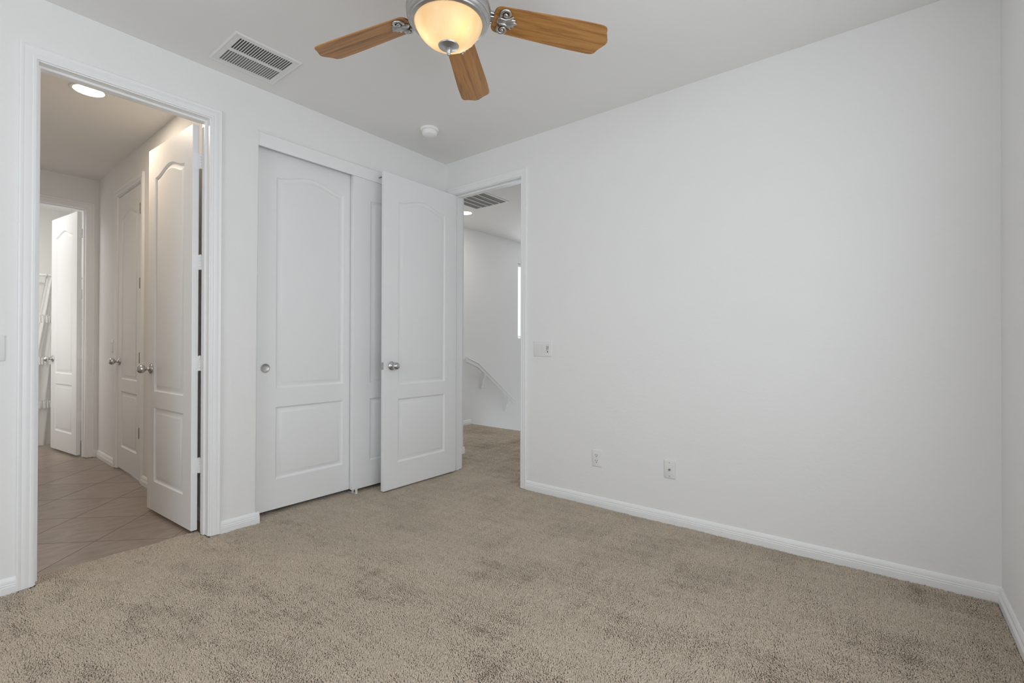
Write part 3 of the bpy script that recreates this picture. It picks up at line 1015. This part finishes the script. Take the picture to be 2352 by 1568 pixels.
# ------------------------------------------------------------------ ceiling fittings
def vent():
    cx, cy = 1.2065, 2.810
    t = thing('air_vent', 'white square ceiling air register with two rows of slots, above the hallway doorway', 'air vent', (cx, cy, H))
    bm = BM()
    # frame with two rows of slots: outer lip, face bars
    o, i = .178, .142
    lp = lambda h, z: [(-h, -h, z), (h, -h, z), (h, h, z), (-h, h, z)]
    rows = [[bm.verts.new(p) for p in l] for l in (lp(o, 0), lp(o, -.003), lp(o - .006, -.0085), lp(o - .012, -.0060), lp(i, -.0060), lp(i, 0))]
    for a, b in zip(rows, rows[1:]):
        for k in range(4):
            j = (k + 1) % 4
            bm.faces.new((a[k], a[j], b[j], b[k]))
    box(bm, -i, i, -.013, .013, -.0060, -.001)
    obj('vent_frame', bm, M['plastic'], t)
    bm = BM()
    box(bm, -i, i, -i, i, -.0016, -.0006)
    tag(obj('duct_shade_plate', bm, M['duct'], t), 'flat dark plate standing for the shade in the duct behind the slots')  # no recess here, the cavity's shade is in the plate colour
    n = 22
    p = 2 * i / n
    for y0, y1, nm in ((-i, -.013, 'louver_row'), (.013, i, 'louver_row')):
        bm = BM()
        for k in range(n + 1):
            x = -i + k * p
            x0, x1 = max(-i, x - .00145), min(i, x + .00145)
            box(bm, x0, x1, y0, y1, -.0060, -.0016)
        obj(nm, bm, M['plastic'], t)
    for k, (x0, x1) in enumerate(((-i, i),)):
        bm = BM()
        box(bm, x0, x1, .020, i, -.0030, -.0018)
        tag(obj('damper', bm, M['louver'], t), 'grey damper blade behind the slots')
    for x in (-.158, .158):
        for y in (-.075, .075):
            bm = BM(); lathe(bm, [(.0035, -.0060), (.0032, -.0070), (0, -.0076)], 12, Matrix.Translation((x, y, 0)), cap=False)
            obj('screw', bm, M['trim'], t)
vent()

def return_vent():
    t = thing('return_grille', 'white return air grille with broad dark slots on the landing ceiling', 'air vent', (3.88, 3.595, H))
    hx, hy = .305, .255
    bm = BM()
    lp = lambda a, b, z: [(-a, -b, z), (a, -b, z), (a, b, z), (-a, b, z)]
    rows = [[bm.verts.new(p) for p in l] for l in (lp(hx, hy, 0), lp(hx, hy, -.003), lp(hx - .006, hy - .006, -.008), lp(hx - .024, hy - .024, -.008), lp(hx - .024, hy - .024, 0))]
    for a, b in zip(rows, rows[1:]):
        for k in range(4):
            j = (k + 1) % 4
            bm.faces.new((a[k], a[j], b[j], b[k]))
    n = 5
    w = 2 * (hy - .024) / n
    for k in range(1, n):
        y = -(hy - .024) + k * w
        box(bm, -hx + .02, hx - .02, y - .0055, y + .0055, -.008, -.001)
    obj('grille_frame', bm, M['plastic'], t)
    bm = BM(); box(bm, -hx + .02, hx - .02, -hy + .02, hy - .02, -.0020, -.0008)
    tag(obj('filter', bm, M['louver'], t), 'dark filter behind the grille')
return_vent()

t = thing('smoke_detector', 'round white smoke detector on the ceiling near the room corner', 'smoke detector', (2.405, 2.690, H))
bm = BM(); lathe(bm, [(0, 0), (.068, 0), (.069, -.004), (.067, -.013), (.062, -.017), (0, -.017)], 48, cap=False)
obj('base_plate', bm, M['white'], t, smooth=35)
bm = BM(); lathe(bm, [(0, -.015), (.052, -.015), (.052, -.019), (.056, -.020), (.057, -.026), (.055, -.040), (.050, -.047), (.043, -.050), (.028, -.0505), (.024, -.0525), (0, -.053)], 48, cap=False)
obj('cover', bm, M['white'], t, smooth=35)

def downlight(label, x, y, mat, power, color):
    t = thing('recessed_light', label, 'recessed light', (x, y, H), group=None)
    bm = BM()
    lathe(bm, [(.078, 0), (.096, 0), (.096, -.002), (.092, -.0045), (.082, -.005), (.078, -.003)], 48, cap=False)
    lathe(bm, [(.078, -.003), (.078, 0)], 48, cap=False)
    obj('trim_ring', bm, M['plastic'], t, smooth=40)
    bm = BM(); lathe(bm, [(0, -.0022), (.078, -.0022), (.078, -.0010), (0, -.0010)], 48, cap=False)
    tag(obj('lens', bm, M[mat], t), 'lit white lens')
    d = bpy.data.lights.new('downlight_lamp', 'AREA')
    d.shape = 'DISK'; d.size = .14; d.energy = power; d.color = color
    lo = bpy.data.objects.new('downlight_lamp', d)
    COL.objects.link(lo)
    lo.location = (x, y, H - .008)
downlight('lit round recessed light in the hallway ceiling, seen through the left doorway', .695, 4.0, 'lens_warm', 7.0, (1.0, .82, .62))
downlight('lit round recessed light on the landing ceiling beside the return grille', 4.222, 4.066, 'lens_cool', 5.0, (1.0, .95, .88))

# ------------------------------------------------------------------ landing: handrail and window
def handrail():
    t = thing('handrail', 'white wooden stair handrail descending along the stairwell wall', 'handrail', (4.72, 4.510, .94))
    pts = [(4.717, .942), (4.938, .862), (5.775, .262)]
    sec = [(-.024, 0), (.024, 0), (.029, -.006), (.029, -.015), (.013, -.021), (.013, -.052), (.019, -.058), (.019, -.066), (-.019, -.066), (-.019, -.058), (-.013, -.052), (-.013, -.021), (-.029, -.015), (-.029, -.006)]
    bm = BM()
    rows = []
    for x, z in pts:
        rows.append([bm.verts.new((x - 4.72, s, z + d - .94)) for s, d in sec])
    n = len(sec)
    for a, b in zip(rows, rows[1:]):
        for i in range(n):
            j = (i + 1) % n
            bm.faces.new((a[i], a[j], b[j], b[i]))
    bm.faces.new(rows[0][::-1]); bm.faces.new(rows[-1])
    obj('rail', bm, M['trim'], t)
    for x, zt in ((5.085, .705), (5.625, .318)):
        bm = BM()
        # scrolled wooden bracket standing on the wall
        out = [(.075, .010), (.020, .006), (-.016, .004), (-.020, -.03), (-.012, -.062), (.006, -.088), (.020, -.112), (.016, -.140), (.022, -.170), (.036, -.190), (.030, -.206), (.046, -.222), (.062, -.214), (.066, -.196), (.075, -.190)]
        prism(bm, out, -.014, .014, to=lambda a, b, c: (x - 4.72 + c, a, zt + b - .94))
        obj('bracket', bm, M['trim'], t)
handrail()

def window(name, label, axis, u0, u1, z0, z1, d, dn, mull=True, blind=False):
    def B(bm, a, b, c, e, d0, d1):
        lo, hi = sorted((d0, d1))
        if axis == 'Y':
            box(bm, a, b, lo, hi, c, e)
        else:
            box(bm, lo, hi, a, b, c, e)
    bm = BM()
    w = .045
    for a, b, c, e in ((u0, u0 + w, z0, z1), (u1 - w, u1, z0, z1), (u0 + w, u1 - w, z0, z0 + w), (u0 + w, u1 - w, z1 - w, z1)):
        B(bm, a, b, c, e, d, d + dn * .05)
    if mull:
        m = (u0 + u1) / 2
        B(bm, m - .025, m + .025, z0 + w, z1 - w, d, d + dn * .05)
    root = struct(name, bm, M['trim'], label, 'window')
    bm = BM()
    B(bm, u0 + w, u1 - w, z0 + w, z1 - w, d + dn * .022, d + dn * .028)
    obj('pane', bm, M['glass'], root)
    return root
w1 = window('window_1', 'narrow strip of the blown out stairwell window beyond the landing doorway', 'Y', WX0, WX1, WZ0, WZ1, 4.640, 1, mull=False)
bm = BM(); box(bm, WX0 + .005, WX1 - .005, 4.592, 4.632, 2.352, 2.400, bev=.003, seg=1)
tag(obj('blind_headrail', bm, M['plastic'], w1), 'headrail of the raised blind')
w2 = window('fill_window', 'wide window added for fill light in the wall behind the camera', 'X', 0.2, 2.2, .75, 2.25, XK - .04, -1)  # second window, added for the fill light from the back wall
w3 = window('window_3', 'bedroom window in the end wall, out of sight beside the camera', 'Y', -.55, 2.05, .75, 2.25, YC - .04, -1)

# ------------------------------------------------------------------ bathroom
def curtain():
    t = thing('shower_curtain', 'white ruffled shower curtain seen through the bathroom doorway', 'shower curtain', (1.0, 7.2, 0))
    zt, zb = 1.845, .015
    ruff = (1.384, .932, .461)
    bm = BM()
    nu, nv = 70, 60
    rows = []
    for j in range(nv + 1):
        z = zb + (zt - zb) * j / nv
        f = (zt - z) / (zt - zb)
        xl = .905 - .055 * min(1, f / .25) - .25 * max(0, f - .25)
        row = []
        for i in range(nu + 1):
            s = i / nu
            x = xl + (1.17 - xl) * s
            amp = .010 + .018 * f
            y = amp * math.sin(s * 26 + .8 * math.sin(f * 4)) + .006 * math.sin(s * 61 + f * 9)
            row.append(bm.verts.new((x - 1.0, y, z)))
        rows.append(row)
    for a, b in zip(rows, rows[1:]):
        for i in range(nu):
            bm.faces.new((a[i], a[i + 1], b[i + 1], b[i]))
    bmesh.ops.solidify(bm, geom=bm.faces[:], thickness=.002)
    obj('cloth', bm, M['curtain'], t, smooth=60)
    for k, zc in enumerate(ruff):
        f = (zt - zc) / (zt - zb)
        xl = .905 - .055 * min(1, f / .25) - .25 * max(0, f - .25) - .004
        bm = BM()
        rows = []
        nu2, nv2 = 260, 10
        for j in range(nv2 + 1):
            q = j / nv2
            z = zc + .042 - .084 * q
            row = []
            for i in range(nu2 + 1):
                s = i / nu2
                x = xl + (1.17 - xl) * s
                bell = .014 + .020 * q ** .7 if q > .12 else .014 + .030 * (.12 - q)
                y = -(.020 + bell) + .0065 * q * math.sin(s * 88 + k + 1.6 * math.sin(s * 23 + k)) + .0012 * math.sin(s * 190)
                row.append(bm.verts.new((x - 1.0, y, z + (.0035 * math.sin(s * 70 + 2 * k) + .002 * math.sin(s * 131)) * (1.2 - q))))
            rows.append(row)
        for a, b in zip(rows, rows[1:]):
            for i in range(nu2):
                bm.faces.new((a[i], a[i + 1], b[i + 1], b[i]))
        bmesh.ops.solidify(bm, geom=bm.faces[:], thickness=.0015)
        obj('ruffle', bm, M['curtain'], t, smooth=60)
    for x in (.915, .985, 1.055, 1.125):
        bm = BM()
        tube(bm, [(x - 1.0, .018 * math.cos(2 * math.pi * k / 16), 1.858 + .021 * math.sin(2 * math.pi * k / 16)) for k in range(17)], .0022, 6)
        obj('ring', bm, M['nickel'], t, smooth=60)
curtain()
bm = BM()
tube(bm, [(-.5, 7.2, 1.862), (1.22, 7.2, 1.862)], .0125, 16)
tag(obj('curtain_rod', bm, M['trim'], smooth=40), 'white rod holding the ruffled shower curtain', 'curtain rod')
bm = BM()
box(bm, -.5, 1.22, 7.96, 8.0, 1.845, 1.915, bev=.008, seg=2)
struct('trim_6', bm, M['bath'], 'white ledge along the bathroom wall behind the shower curtain', 'ledge')

t = thing('towel_hook', 'small dark hook glimpsed through the gap behind the bathroom door', 'hook', (1.22, 6.98, 1.345), 0)
bm = BM(); box(bm, -.005, 0, -.012, .012, -.03, .03, bev=.002, seg=1)
obj('hook_plate', bm, M['bronze'], t)
bm = BM(); tube(bm, [(-.004, 0, .012), (-.030, 0, .010), (-.045, 0, .028), (-.048, 0, .040)], .0045, 8)
tube(bm, [(-.004, 0, -.010), (-.022, 0, -.026), (-.034, 0, -.020), (-.038, 0, -.006)], .0042, 8)
obj('prong', bm, M['bronze'], t, smooth=50)
